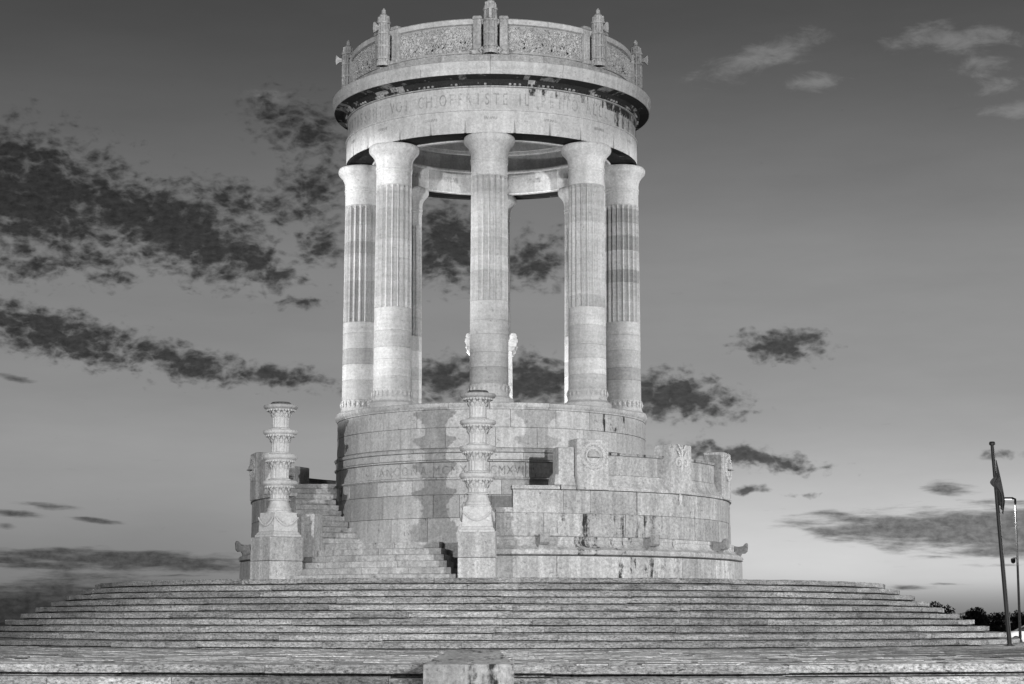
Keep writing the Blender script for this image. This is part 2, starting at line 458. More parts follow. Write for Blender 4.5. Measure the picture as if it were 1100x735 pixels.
for i, a in enumerate(BL):
    mb = MB()
    box(mb, (*pol(7.13, a, 0)[:2], 5.06), (.95, .62, 1.40), rz=rad(a), tone=q.uniform(.95, 1.06), stain_shade=.14, bev=.02)
    blk = mb.build('parapet_block', M_wall, wall)
    Mx = relief_frame(a, 7.44, 6.0)
    mb = MB()
    if KIND[i] == 'w':
        ring = []
        for (R, w) in ((.335, .055), (.20, .03)):
            pts = [Mx @ Vector((R * math.cos(2 * PI * k / 28), 0.0, R * math.sin(2 * PI * k / 28))) for k in range(29)]
            tube(mb, pts, w, 8, tone=1.0, cap=False)
        for k in range(40):             # leaves of the wreath
            an = 2 * PI * k / 40
            c = Mx @ Vector(((.30 + .06 * (k % 2)) * math.cos(an), .04, (.30 + .06 * (k % 2)) * math.sin(an)))
            tx = Mx.to_3x3() @ Vector((-math.sin(an + .5), 0, math.cos(an + .5))); ty = Mx.to_3x3() @ Vector((math.cos(an + .5), 0, math.sin(an + .5)))
            lump(mb, c, tx * .06, ty * .03, Mx.to_3x3() @ Vector((0, .035, 0)), tone=.95)
        V = []; F = []                   # helmet-like dome in the ring
        nx, nz = 10, 6
        for jx in range(nx + 1):
            for jz in range(nz + 1):
                u = -1 + 2 * jx / nx; w = jz / nz
                hgt = math.sqrt(max(0, 1 - u * u)) * w
                V.append(tuple(Mx @ Vector((u * .17, .02 + .13 * math.sqrt(max(0, 1 - u * u)) * (1 - w * w * .8), -.02 + hgt * .17))))
        for jx in range(nx):
            for jz in range(nz):
                F.append((jx * (nz + 1) + jz, (jx + 1) * (nz + 1) + jz, (jx + 1) * (nz + 1) + jz + 1, jx * (nz + 1) + jz + 1))
        mb.add(V, F, .8)
        box(mb, (0, .08, -.05), (.40, .16, .03), M=Mx, tone=.7, bev=.006)
        mb.build('wreath', M_carve, blk)
    else:
        for sg in (-1, 1):
            pts = []
            for k in range(22):          # scroll
                th = k * .42; R = .15 * (1 - k / 26)
                pts.append(Mx @ Vector((sg * (.15 - R * math.cos(th)), .01, -.06 + R * math.sin(th))))
            tube(mb, pts, [.05 * (1 - k / 40) for k in range(22)], 6, tone=1.0)
            for k in range(5):
                c = Mx @ Vector((sg * (.08 + .055 * (k % 3)), .02, .12 + .075 * k))
                lump(mb, c, Mx.to_3x3() @ Vector((sg * .06, 0, .05)), Mx.to_3x3() @ Vector((-sg * .02, 0, .03)), Mx.to_3x3() @ Vector((0, .05, 0)))
        tube(mb, [Mx @ Vector((0, 0.01, z)) for z in (-.3, -.1, .2, .45)], [.02, .05, .045, .02], 6)
        tube(mb, [Mx @ Vector((0, -.06, z)) for z in (-1.25, -1.1, -.95, -.7)], [.015, .05, .03, .012], 6)
        mb.build('lily_relief', M_carve, blk)

# scroll-shaped spouts on the base moulding
for k in range(13):
    a = 11.2 + 24.9 * k
    if 306 < a < 358: continue
    mb = MB(); Mx = relief_frame(a, 7.45, 3.2)
    out = [(0, .12), (.12, .10), (.18, .16), (.20, .26), (.24, .34), (.34, .34), (.40, .40), (.42, .60), (.39, .66), (.33, .64), (.26, .56), (.12, .54), (0, .56)]
    V = []
    for s in (-.13, .13):
        for (y, z) in out: V.append(tuple(Mx @ Vector((s, y, z))))
    n = len(out)
    F = [tuple(range(n - 1, -1, -1)), tuple(range(n, 2 * n))] + [(i, (i + 1) % n, n + (i + 1) % n, n + i) for i in range(n)]
    mb.add(V, F, q.uniform(.55, .75), .1)
    mb.build('scroll_spout', M_wall, wall)

# terrace floor behind the parapet
mb = MB()
lathe(mb, [(R_DRUM - .02, Z_TER), (6.9, Z_TER)], 43.5, 266.5, 110, tone=.8)
lathe(mb, [(6.85, Z_TER), (6.85, Z_MID)], 43.5, 266.5, 110, tone=.7)
mb.build('terrace_floor', M_wall, wall)

# stone pier at the foot of the turning stairs
mb = MB()
pr = tag(mb, None) if False else None
pc = pol(6.62, -51.6, 0)
box(mb, (pc[0], pc[1], 3.2), (.56, .6, 1.34), rz=rad(-18), tone=1.08, stain_shade=.1, bev=.015)
tag(mb.build('stone_pier', M_wall), 'plain square stone pier beside the turning steps, just right of the left candelabrum', 'pier')

# ------------------------------------------------------------------ candelabra
def candelabrum(name, loc, rz, seed, label):
    q = random.Random(seed)
    root = tag(empty(name, loc, rz), label, 'candelabrum', 'carved candelabra flanking the small stairs')
    mb = MB()
    box(mb, (0, -.06, 0), (.99, 1.1, .60), tone=1.05, stain_shade=.08)
    box(mb, (0, -.06, .61), (.99, 1.1, .66), tone=.96, stain_shade=.16)
    mb.build('pedestal', M_wall, root)
    mb = MB()
    box(mb, (0, -.02, 1.275), (.94, .94, .07), tone=1.0); box(mb, (0, -.02, 1.345), (.90, .90, .08), tone=1.0, taper=.93)
    box(mb, (0, -.02, 1.427), (.80, .80, .54), tone=1.05, taper=.93)
    fest = mb.build('festoon_block', M_carve, root)
    mb = MB()
    for k in range(4):
        t = k * PI / 2; R = Matrix.Rotation(t, 4, 'Z')
        pts = [R @ Vector((x, -.425 + .0, 1.83 - .22 * (1 - (x / .37) ** 2))) for x in [(-.37 + .74 * i / 12) for i in range(13)]]
        pts = [p + Vector((0, -.02, 0)) for p in pts]
        tube(mb, pts, [.022 + .022 * math.sin(PI * i / 12) for i in range(13)], 6)
    mb.build('festoon', M_carve, fest)
    mb = MB()
    lathe(mb, [(.36, 1.967), (.37, 2.0), (.34, 2.03), (.35, 2.08), (.33, 2.10), (.30, 2.16), (.275, 2.25), (.27, 2.30)], n=40)
    mb.build('bell_base', M_carve, root)
    tiers = [(2.30, 2.65, 2.88), (2.88, 3.38, 3.62), (3.62, 4.11, 4.31), (4.31, 4.84, 5.03)]
    for ti, (z0, z1, z2) in enumerate(tiers):
        mb = MB()
        rb = .275 - .01 * ti
        nf = 16
        def flute(a, r, z, rb=rb, z0=z0, z1=z1):
            w = (z - z0) / (z1 - z0)
            return r - .018 * abs(math.cos(rad(a) * 8)) ** 3 if .12 < w < .9 else r
        prof = [(rb + .05, z0), (rb + .055, z0 + .03), (rb + .01, z0 + .05)]
        for i in range(9):
            w = i / 8
            prof.append((rb - .01 + .035 * w ** 3, z0 + .06 + (z1 - z0 - .07) * w))
        lathe(mb, prof, n=64, fn=flute, tone=1.0)
        sh = mb.build('stem', M_carve, root)
        # calyx of leaves curling under the bowl
        mb = MB()
        for row, (nn, zz, rr, sz) in enumerate(((12, z1 - .13, rb + .035, .075), (12, z1 - .02, rb + .085, .07))):
            for k in range(nn):
                an = 2 * PI * (k + .5 * row) / nn
                er = Vector((math.sin(an), -math.cos(an), 0)); et = Vector((math.cos(an), math.sin(an), 0))
                c = er * (rr - .02) + Vector((0, 0, zz))
                lump(mb, c, Vector((0, 0, sz)) + er * .03, et * .06, er * .032, tone=q.uniform(.92, 1.05))
                if row == 1:
                    lump(mb, er * (rr + .05) + Vector((0, 0, zz + .05)), et * .045, er * .022 + Vector((0, 0, -.012)), er * .02 + Vector((0, 0, -.02)), tone=.98)
        mb.build('leaf_calyx', M_carve, sh)
        mb = MB()
        zz = z1 - .01; H = z2 - zz
        R = .50 - .004 * ti
        prof = [(rb, zz - .03), (R * .68, zz), (R * .79, zz + H * .12), (R * .85, zz + H * .28), (R * .86, zz + H * .33), (R * .94, zz + H * .42), (R * .99, zz + H * .56), (R, zz + H * .64), (R, zz + H * .80),
                (R * .97, zz + H * .84), (R * .97, zz + H * .90), (R * .91, zz + H * .94), (R * .70, zz + H), (rb + .05, z2 + .01)]
        lathe(mb, prof, n=56, tone=1.0 if ti < 3 else .72, stain_shade=.05 if ti < 3 else .3)
        for k in range(28):              # egg moulding under the rim
            an = 2 * PI * k / 28
            er = Vector((math.sin(an), -math.cos(an), 0)); et = Vector((math.cos(an), math.sin(an), 0))
            lump(mb, er * (R * .81) + Vector((0, 0, zz + H * .18)), et * .038, Vector((0, 0, .045)), er * .028, tone=.98)
        mb.build('bowl', M_carve, root)
    mb = MB()
    lathe(mb, [(.30, 5.0), (.29, 5.07), (.25, 5.10), (.01, 5.10)], n=40, tone=1)
    mb.build('burner_cap', M_lichen, root)
    return root
cp = pol(8.0, -2.0, Z_POD - .005)
candelabrum('stone_candelabrum', cp, rad(-2), 3, 'pale carved candelabrum of stacked bowls standing in front of the drum below the middle column')
cp = pol(7.9, -48.7, Z_POD - .005)
candelabrum('stone_candelabrum', cp, rad(-49), 4, 'carved candelabrum of stacked bowls at far left, seen against the open sky')

# ------------------------------------------------------------------ the round temple
temple = tag(empty('round_temple'), 'pale round open temple of fluted columns on a tall inscribed stone drum', 'monument')
q = random.Random(31)
mb = MB()
lathe(mb, [(4.72, Z_POD), (4.72, 7.70)], n=120, tone=.5)
for (z0, z1, L_) in ((Z_POD, 3.0, 1.4), (3.0, 3.65, 1.2), (3.65, 4.41, 1.0), (4.41, 5.07, 1.15), (5.07, 5.50, 1.3)):
    ring_blocks(mb, [(4.80, z0), (4.79, z1)], 0, 360, L_, jr=.008, tr=(.72, 1.06), stain_shade=wallstain(.3), rng=q, offs=q.uniform(0, 8))
ring_blocks(mb, [(4.80, 6.07), (4.80, 6.27)], 0, 360, 1.5, jr=.004, tr=(.88, 1.02), stain_shade=wallstain(.2), rng=q)
for (z0, z1, L_) in ((6.41, 7.0, 1.5), (7.0, 7.52, 1.3)):
    ring_blocks(mb, [(4.78, z0), (4.77, z1)], 0, 360, L_, jr=.005, tr=(.86, 1.04), stain_shade=wallstain(.2), rng=q, offs=q.uniform(0, 8))
drum = mb.build('drum', M_drum, temple)
mb = MB()
ring_blocks(mb, [(4.80, 5.565), (4.79, 6.0)], 0, 360, 1.5, jr=.003, tr=(.88, 1.0), stain_shade=wallstain(.15), rng=q)
band = mb.build('inscription_band', M_drum, drum)
mb = MB()
for word in ([('A', -41), ('N', -37.6), ('C', -34.2), ('O', -30.6), ('N', -27), ('A', -23.4)],
             [('M', -18.6), ('C', -15.4), ('M', -12.2), ('X', -9.0), ('V', -6.0)],
             [('M', -1.5), ('C', 1.3), ('M', 4.2), ('X', 7.0), ('V', 9.6), ('I', 11.5), ('I', 12.9), ('I', 14.3)]):
    mb = MB(); ring_text(mb, word, 4.803, 5.645, .27, .8)
    mb.build('inscribed_word', M_drum_letter, band)
for nm, prof, st in (('ledge_moulding', [(4.80, 5.47), (4.83, 5.50), (4.88, 5.52), (4.88, 5.56)], .30),
                     ('ledge_moulding', [(4.80, 6.0), (4.84, 6.02), (4.85, 6.06)], .18),
                     ('ledge_moulding', [(4.80, 6.27), (4.83, 6.29), (4.86, 6.35), (4.80, 6.40)], .34),
                     ('top_moulding', [(4.78, 7.52), (4.78, 7.56), (4.82, 7.60), (4.84, 7.64), (4.84, 7.70), (4.80, 7.72)], .12)):
    mb = MB()
    ring_blocks(mb, prof, 0, 360, 1.7, jr=.003, dep=.12, tr=(.9, 1.04), stain_shade=(lambda s: (lambda a: s * q.uniform(.6, 1.25)))(st), rng=q, offs=q.uniform(0, 9))
    mb.build(nm, M_drum, drum)
mb = MB(); lathe(mb, [(.01, Z_DRUM - .01), (4.78, Z_DRUM - .01)], n=96, tone=.9); mb.build('temple_floor', M_pale, temple)

# columns
RC = 4.10
NF = 20
def column(a, seed):
    q = random.Random(seed)
    c = pol(RC, a, 0)
    z_leaf = 8.28
    zs = [z_leaf]
    while zs[-1] < 14.40: zs.append(zs[-1] + q.uniform(.36, .62))
    zs[-1] = 14.45
    if min(abs(z - 10.72) for z in zs) > 0:
        i = min(range(len(zs)), key=lambda i: abs(zs[i] - 10.72)); zs[i] = 10.72
    def rr(z): return .565 - .030 * ((z - 8.2) / 6.3) ** 1.3
    mb = MB()
    seg = NF * 8
    for i in range(len(zs) - 1):
        z0, z1 = zs[i], zs[i + 1]
        g = .009
        rows = [(z0, -.012), (z0 + g, 0), (z1 - g, 0), (z1, -.012)]
        fl = z0 >= 10.71
        V = []
        if fl and z1 >= 14.449:
            rows = [(z0, -.012), (z0 + g, 0), (z1 - .10, 0), (z1 - .03, .001), (z1 - .0, .002)]
        for z, d in rows:
            for k in range(seg):
                th = 2 * PI * k / seg
                r = rr(z) + d
                if fl:
                    ph = (k % 8) / 8.0
                    s = math.sin(PI * ph)
                    dep = .085 * s ** .75 if s > 0 else 0
                    if z1 >= 14.449 and z > z1 - .05: dep *= .15 if z < z1 - .01 else 0
                    if abs(z - 10.72) < 1e-6: dep = 0
                    r -= dep
                V.append((c[0] + r * math.sin(th), c[1] - r * math.cos(th), z))
        F = []
        for k in range(len(rows) - 1):
            for j in range(seg):
                l = (j + 1) % seg
                F.append((k * seg + j, k * seg + l, (k + 1) * seg + l, (k + 1) * seg + j))
        t = q.uniform(.82, 1.06)
        if q.random() < .2: t *= .82
        mb.add(V, F, t, q.uniform(0, .14))
    shaft = mb.build('column', M_column, temple, angle=22)
    mb = MB()
    lathe(mb, [(.70, 7.70), (.72, 7.73), (.73, 7.80), (.70, 7.87), (.64, 7.90), (.60, 7.94), (.585, 8.0), (.58, 8.27), (.565, 8.285)], n=56, cx=c[0], cy=c[1], tone=1.0)
    for k in range(24):
        an = 2 * PI * k / 24
        er = Vector((math.sin(an), -math.cos(an), 0)); et = Vector((math.cos(an), math.sin(an), 0))
        lump(mb, Vector((c[0], c[1], 8.14)) + er * .585, Vector((0, 0, .135)), et * .072, er * .045, tone=1.0)
    mb.build('column_base', M_column, shaft)
    mb = MB()
    cap = [(.535, 14.452), (.535, 14.84), (.550, 14.85), (.550, 14.885), (.538, 14.895), (.538, 14.93), (.556, 14.94), (.556, 14.98), (.545, 14.99), (.548, 15.12), (.562, 15.20), (.592, 15.28), (.64, 15.36),
           (.695, 15.42), (.735, 15.465), (.752, 15.50), (.758, 15.53), (.758, 15.60), (.745, 15.645), (.71, 15.675), (.5, 15.68)]
    lathe(mb, cap, n=64, cx=c[0], cy=c[1], tone=q.uniform(.98, 1.06), stain_shade=.02)
    mb.build('capital', M_pale, shaft, angle=35)
for k in range(8):
    column(-.4 + 45 * k, 50 + k)

# entablature
q = random.Random(77)
mb = MB()
cuts = []
for k in range(8):
    cuts += [45 * k - 9.2, 45 * k + 9.0, 45 * k + 22.5]
cuts = sorted(cuts) + [360 - 9.2]
ring_blocks(mb, [(4.60, 15.69), (4.605, 16.36), (4.635, 16.37), (4.635, 16.415)], 0, 360, 1, joint=.010, jr=.003, tr=(1.0, 1.08), cuts=cuts, slant=1.2, rng=q, step=2)
ring_blocks(mb, [(3.60, 15.70), (3.60, 16.40)], 0, 360, 1, joint=.010, dep=-.05, jr=.003, tr=(.8, 1.06), cuts=cuts, rng=q, step=3)
lathe(mb, [(3.62, 16.36), (3.55, 16.385), (3.53, 16.41), (3.53, 16.46), (3.67, 16.475)], n=120, tone=.95)
lathe(mb, [(3.61, 15.71), (3.61, 16.4), (4.59, 16.4), (4.59, 15.71)], n=90, tone=.6)
arch = mb.build('architrave', M_pale, temple)
mb = MB()
lathe(mb, [(4.60, 15.688), (4.52, 15.688), (4.52, 15.72), (3.80, 15.72), (3.80, 15.69)], n=120, tone=.6, stain_shade=.66)
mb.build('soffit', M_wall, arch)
mb = MB()
lathe(mb, [(3.80, 15.69), (3.76, 15.66), (3.62, 15.66), (3.59, 15.70)], n=120, tone=1.05)
mb.build('soffit_border', M_pale, arch)
# short rows of small cut names, too worn to read
for k in range(16):
    a = 22.5 * k
    for rr_, z, dst, sg in ((4.607, 16.10, MB(), 1), (3.595, 16.02, MB(), -1)):
        if sg < 0: z, hgt, wd, pit = z, .15, .035, 1.15
        else: hgt, wd, pit = .085, .028, .72
        for j in range(7):
            aa = a + (j - 3) * pit
            for (dx, t) in ((-.016, .3), (.016, -.3)) if j % 3 else ((0, 0), (.022, 0)):
                h = hgt * q.uniform(.85, 1)
                d = math.degrees(1 / rr_)
                P = [pol(rr_ + .004 * sg, aa + d * (dx * hgt / .085 + t * hgt * s2 + s1 * wd * .2), z + hgt * (s2 + .5)) for s1, s2 in ((-1, -.5), (1, -.5), (1, .5), (-1, .5))]
                dst.add(P, [(0, 1, 2, 3)])
        dst.build('carved_name', M_drum_letter, arch)

mb = MB()
def frst(a):
    a = (a + 180) % 360 - 180
    return .45 if 40 < a < 150 else (.08 if a < 20 else .34)
fc = [0]
while fc[-1] < 358: fc.append(fc[-1] + math.degrees(q.uniform(.7, 1.6) / 4.56))
fc[-1] = 360
fs = q.random()
ring_blocks(mb, [(4.56, 16.42), (4.56, 16.86)], 0, 360, 1.15, joint=.005, jr=0, tr=(.98, 1.0), stain_shade=frst, rng=random.Random(3), step=2, cuts=fc)
ring_blocks(mb, [(4.56, 16.857), (4.56, 17.08)], 0, 360, 1.15, joint=.005, jr=0, tr=(.98, 1.0), stain_shade=lambda a: frst(a) + (.11 if frst(a) > .2 else .0), rng=random.Random(3), step=2, cuts=fc)
ring_blocks(mb, [(3.66, 16.41), (3.66, 17.08)], 0, 360, .9, joint=.010, dep=-.05, jr=.006, tr=(.62, 1.0), stain_shade=.3, rng=q, step=3)
lathe(mb, [(3.68, 16.98), (3.58, 17.01), (3.56, 17.05), (3.56, 17.12), (3.67, 17.13)], n=120, tone=.9)
lathe(mb, [(3.68, 16.4), (3.68, 17.08), (4.54, 17.08), (4.54, 16.4)], n=90, tone=.6)
frieze = mb.build('frieze', M_pale, temple)
mb = MB()
words = []
a = -6.0 - 3.4 * 3.5
words.append([(ch, a + 3.35 * i) for i, ch in enumerate('OFFRISTE')])
x = a + 3.35 * 8 + 2.2
for w in ('IL', 'PETTO', 'ALLE', 'NEMICHE', 'LANCE'):
    cur = []
    for ch in w: cur.append((ch, x)); x += 3.3 if ch != 'I' else 2.6
    words.append(cur); x += 3.2
x = a - 5.6
for w in ('CH', 'VOI', 'BEATISSIMI'):
    cur = []
    for ch in reversed(w): cur.append((ch, x)); x -= 3.4
    words.append(cur); x -= 3.2
for cur in words:
    mb = MB(); ring_text(mb, cur, 4.562, 16.55, .38, .58)
    mb.build('inscribed_word', M_letter, frieze)

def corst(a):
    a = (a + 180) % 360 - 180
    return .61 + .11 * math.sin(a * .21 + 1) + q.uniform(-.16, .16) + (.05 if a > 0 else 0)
mb = MB()
ring_blocks(mb, [(4.58, 17.085), (4.60, 17.10), (4.60, 17.13)], 0, 360, 1.8, jr=.002, dep=.1, tr=(.95, 1.05), stain_shade=.12, rng=q)
# cavetto under the corona, black with crust, cut fine for an uneven edge
cc = [0]
while cc[-1] < 360: cc.append(cc[-1] + q.uniform(1.2, 4.0))
cc[-1] = 360
ring_blocks(mb, [(4.60, 17.13), (4.61, 17.19), (4.64, 17.245), (4.70, 17.30)], 0, 360, 1, joint=.001, jr=0, dep=.1, tr=(.8, 1.0), stain_shade=lambda a: corst(a), cuts=cc, rng=q, step=1.2)
ring_blocks(mb, [(4.70, 17.301), (4.80, 17.335), (4.985, 17.362)], 0, 360, 1, joint=.001, jr=0, dep=.1, tr=(.6, .8), stain_shade=lambda a: corst(a) + .06, cuts=cc, rng=q, step=1.2)  # crust, with the shadow line under the corona painted in as well
for k in range(200):                    # dentils
    a = 1.8 * k
    box(mb, (*pol(4.625, a, 0)[:2], 17.135), (.07, .06, .055), rz=rad(a), tone=.9, stain_shade=.55 + .1 * math.sin(k), bev=.004)
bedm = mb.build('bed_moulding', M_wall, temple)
mb = MB()
ring_blocks(mb, [(5.00, 17.363), (5.0, 17.52), (4.985, 17.54), (5.035, 17.60), (5.05, 17.66), (5.05, 17.74), (5.02, 17.77)], 0, 360, 1.7, joint=.010, jr=.004, dep=.25,
            tr=(.96, 1.06), stain_shade=.08, rng=q, step=2)
lathe(mb, [(5.02, 17.765), (4.50, 17.83), (3.5, 17.83), (3.5, 17.1), (3.66, 17.08)], n=120, tone=.85, stain_shade=.05)
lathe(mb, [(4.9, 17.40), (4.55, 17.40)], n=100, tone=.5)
cor = mb.build('cornice', M_pale, temple)
mb = MB()
ring_blocks(mb, [(4.56, 17.82), (4.53, 18.10)], 0, 360, 1.5, jr=.004, tr=(.85, 1.0), stain_shade=lambda a: q.uniform(.1, .33), rng=q, dep=.2)
ring_blocks(mb, [(4.45, 18.10), (4.45, 18.17)], 0, 360, 1.5, jr=.003, tr=(.9, 1.0), rng=q, dep=.2)
lathe(mb, [(4.2, 17.8), (4.2, 18.14), (4.5, 18.14)], n=90, tone=.8)
mb.build('blocking_course', M_wall, temple)
mb = MB()
ring_blocks(mb, [(4.40, 19.03), (4.47, 19.05), (4.49, 19.10), (4.49, 19.19), (4.45, 19.225)], 0, 360, 2.2, jr=.003, dep=.26, tr=(.97, 1.06), rng=q, cuts=[22.5 * k for k in range(17)])
lathe(mb, [(4.16, 19.05), (4.16, 19.22), (4.46, 19.222)], n=90)
mb.build('parapet_coping', M_pale, temple)

# pierced foliage panels
def panel_mesh(seed):
    q = random.Random(seed)
    mb = MB()
    a0, a1, z0, z1 = 6.4, 38.6, 18.175, 19.03
    nx, nz = 110, 30
    hl = []
    for _ in range(15):
        hl.append((q.triangular(a0 + 3, a1 - 1.5, a0 + 23), q.choice((18.36, 18.42, 18.45, 18.5)), q.uniform(.22, .75), q.uniform(.025, .06)))
    def inhole(a, z, m=0.0):
        return any(((a - h[0]) / (h[2] + m * 12)) ** 2 + ((z - h[1] - (a - h[0]) * .03) / (h[3] + m)) ** 2 < 1 for h in hl)
    holes = {(i, j) for i in range(nx) for j in range(nz) if inhole(a0 + (a1 - a0) * (i + .5) / nx, z0 + (z1 - z0) * (j + .5) / nz)}
    for r in (4.385, 4.27):
        V = [pol(r, a0 + (a1 - a0) * i / nx, z0 + (z1 - z0) * j / nz) for i in range(nx + 1) for j in range(nz + 1)]
        F = [(i * (nz + 1) + j, (i + 1) * (nz + 1) + j, (i + 1) * (nz + 1) + j + 1, i * (nz + 1) + j + 1) for i in range(nx) for j in range(nz) if (i, j) not in holes]
        mb.add(V, F, .72, .12)
    def fr(a):
        t = rad(a); return Vector((math.cos(t), math.sin(t), 0)), Vector((math.sin(t), -math.cos(t), 0))
    free = lambda a, z: not inhole(a, z, .03)
    # one wandering stem with scrolls and many leaves
    for sgn, base in ((1, .0), (-1, 1.6)):
        pts = [Vector(pol(4.41, a0 + 1 + (a1 - a0 - 2) * i / 60, 18.6 + sgn * .20 * math.sin(i * .42 + base))) for i in range(61)]
        tube(mb, pts, .012, 5, tone=1.0)
    for k in range(9):
        ca = a0 + 2.2 + (a1 - a0 - 4.4) * k / 8; cz = 18.6 + .15 * (-1) ** k
        et, er = fr(ca)
        C = Vector(pol(4.405, ca, cz))
        pts = [C + et * ((.17 - .012 * i) * math.cos(i * .62 + k)) + Vector((0, 0, (.17 - .012 * i) * math.sin(i * .62 + k))) for i in range(13)]
        tube(mb, pts, [.015 - .0007 * i for i in range(13)], 5, tone=1.02)
        lump(mb, C, et * .06, Vector((0, 0, .06)), er * .06)
    for _ in range(900):
        a = q.uniform(a0 + .5, a1 - .5); z = q.uniform(z0 + .06, z1 - .05)
        if not free(a, z): continue
        et, er = fr(a); th = q.uniform(0, 2 * PI); s = q.uniform(.025, .062)
        ax = (et * math.cos(th) + Vector((0, 0, math.sin(th)))) * s
        ay = (et * -math.sin(th) + Vector((0, 0, math.cos(th)))) * s * q.uniform(.35, .6)
        lump(mb, Vector(pol(4.39, a, z)), ax + er * q.uniform(-.02, .03), ay, er * q.uniform(.03, .075), tone=q.uniform(.85, 1.08), stain_shade=.03)
    return mb
p0 = panel_mesh(1).build('foliage_panel', M_carve, temple, angle=50)
p1 = panel_mesh(2).build('foliage_panel', M_carve, temple, angle=50, rot=(0, 0, rad(45)))
for k in range(2, 8):
    c = (p0 if k % 2 == 0 else p1).copy(); COL.objects.link(c); c.parent = temple; c.rotation_euler = (0, 0, rad(45 * k))
# pilaster strips each side of the bundles
for k in range(8):
    for s in (-1, 1):
        a = 45 * k + s * 5.0; mb = MB()
        box(mb, (*pol(4.40, a, 0)[:2], 18.12), (.24, .26, 1.06), rz=rad(a), tone=1.0, stain_shade=.08)
        box(mb, (*pol(4.40, a, 0)[:2], 19.18), (.30, .34, .10), rz=rad(a), tone=1.02, taper=.85)
        box(mb, (*pol(4.42, a, 0)[:2], 18.10), (.32, .34, .12), rz=rad(a), tone=1.0)
        mb.build('pilaster', M_wall, temple)
    a = 45 * k; mb = MB()
    lathe(mb, [(4.30, 18.12), (4.30, 19.2), (4.2, 19.2), (4.2, 18.12)], a - 4, a + 4, 4, tone=.8, caps=True)
    mb.build('backing_slab', M_wall, temple)
# bundles of rods with an axe head
def fasces():
    mb = MB()
    for k in range(12):
        an = 2 * PI * k / 12
        x, y = .165 * math.sin(an), -.165 * math.cos(an)
        h = 1.62 + .10 * ((k * 5) % 3) / 3
        tube(mb, [(x, y, .12), (x * 1.12, y * 1.12, .5), (x * 1.1, y * 1.1, 1.2), (x * .92, y * .92, h)], .052, 6, tone=.9 + .02 * (k % 5), stain_shade=.12)
    for z in (.22, .62, 1.05, 1.42):
        lathe(mb, [(.20, z), (.245, z + .01), (.245, z + .07), (.20, z + .08)], n=24, tone=.95, stain_shade=.1)
    lathe(mb, [(.24, 0), (.26, .03), (.26, .12), (.2, .15)], n=24, tone=1)
    lathe(mb, [(.16, 1.55), (.15, 1.72), (.08, 1.78), (.07, 1.90), (.02, 1.97), (.005, 1.97)], n=16, tone=.9, stain_shade=.1)
    for s in (-1, 1):
        tube(mb, [(s * .28, -.02, .05 + 0), (s * .34, -.05, .12), (s * .27, -.06, .2), (s * .22, -.06, .12)], .05, 6, tone=1)
    return mb.build('rod_bundle', M_wall, temple)
f0 = fasces()
mb = MB()
out = [(-.20, 1.20), (-.30, 1.18), (-.42, 1.08), (-.44, 1.24), (-.42, 1.42), (-.30, 1.32), (-.20, 1.30)]
V = [(s, y, z) for s in (-.045, .045) for y, z in out]; n = len(out)
mb.add(V, [tuple(range(n)), tuple(range(2 * n - 1, n - 1, -1))] + [(i, (i + 1) % n, n + (i + 1) % n, n + i) for i in range(n)], 1.0, .1)
mb.build('axe_head', M_wall, f0)
for k in range(8):
    c = f0 if k == 0 else copy_tree(f0, temple)
    c.location = pol(4.60, 45 * k, 18.08); c.scale = (.9, .9, .93); c.rotation_euler = (0, 0, rad(45 * k))

# ------------------------------------------------------------------ altar inside the temple
al = tag(empty('altar', (0.0, 0, Z_DRUM)), 'white stone altar with curled corners inside the temple behind the middle column', 'altar')
mb = MB()
box(mb, (0, 0, 0), (1.62, 1.62, .18)); box(mb, (0, 0, .18), (1.56, 1.56, .32), taper=.86); box(mb, (0, 0, .5), (1.32, 1.32, 1.55), taper=.98)
mb.build('altar_body', M_pale, al)
mb = MB()
box(mb, (0, 0, 2.05), (1.36, 1.36, .12), taper=1.1); box(mb, (0, 0, 2.17), (1.56, 1.56, .14))
for sx in (-1, 1):
    for sy in (-1, 1):
        for dz, rr_ in ((2.36, .15), (2.5, .12)):
            lathe(mb, [(.005, dz - rr_), (rr_ * .7, dz - rr_ * .7), (rr_, dz), (rr_ * .7, dz + rr_ * .7), (.005, dz + rr_)], n=14, cx=sx * .68, cy=sy * .68)
mb.build('altar_top', M_pale, al)

# ------------------------------------------------------------------ foreground block
mb = MB()
bx, by = .03, -31.6
w, d = 1.28, 1.5
zt = .885; h2 = .175
V = [(-w / 2, -d / 2, 0), (w / 2, -d / 2, 0), (w / 2, d / 2, 0), (-w / 2, d / 2, 0),
     (-w / 2, -d / 2, zt - .015), (w / 2, -d / 2, zt - .015), (w / 2, d / 2, zt - .015), (-w / 2, d / 2, zt - .015),
     (-w / 2 + .015, -d / 2 + .015, zt), (w / 2 - .015, -d / 2 + .015, zt), (w / 2 - .015, d / 2 - .015, zt), (-w / 2 + .015, d / 2 - .015, zt),
     (-.34, .42, zt + h2), (.42, .42, zt + h2), (.42, .60, zt + h2), (-.34, .60, zt + h2)]
F = [(3, 2, 1, 0)]
for k in (0, 4, 8):
    for i in range(4):
        j = (i + 1) % 4
        F.append((k + i, k + j, k + 4 + j, k + 4 + i))
F.append((12, 13, 14, 15))
mb.add(V, F, .95, .44)
tag(mb.build('stone_block', M_wall, loc=(bx, by, 0), angle=15), 'low stone block with a hipped top standing on the lowest steps in the foreground', 'stone block')

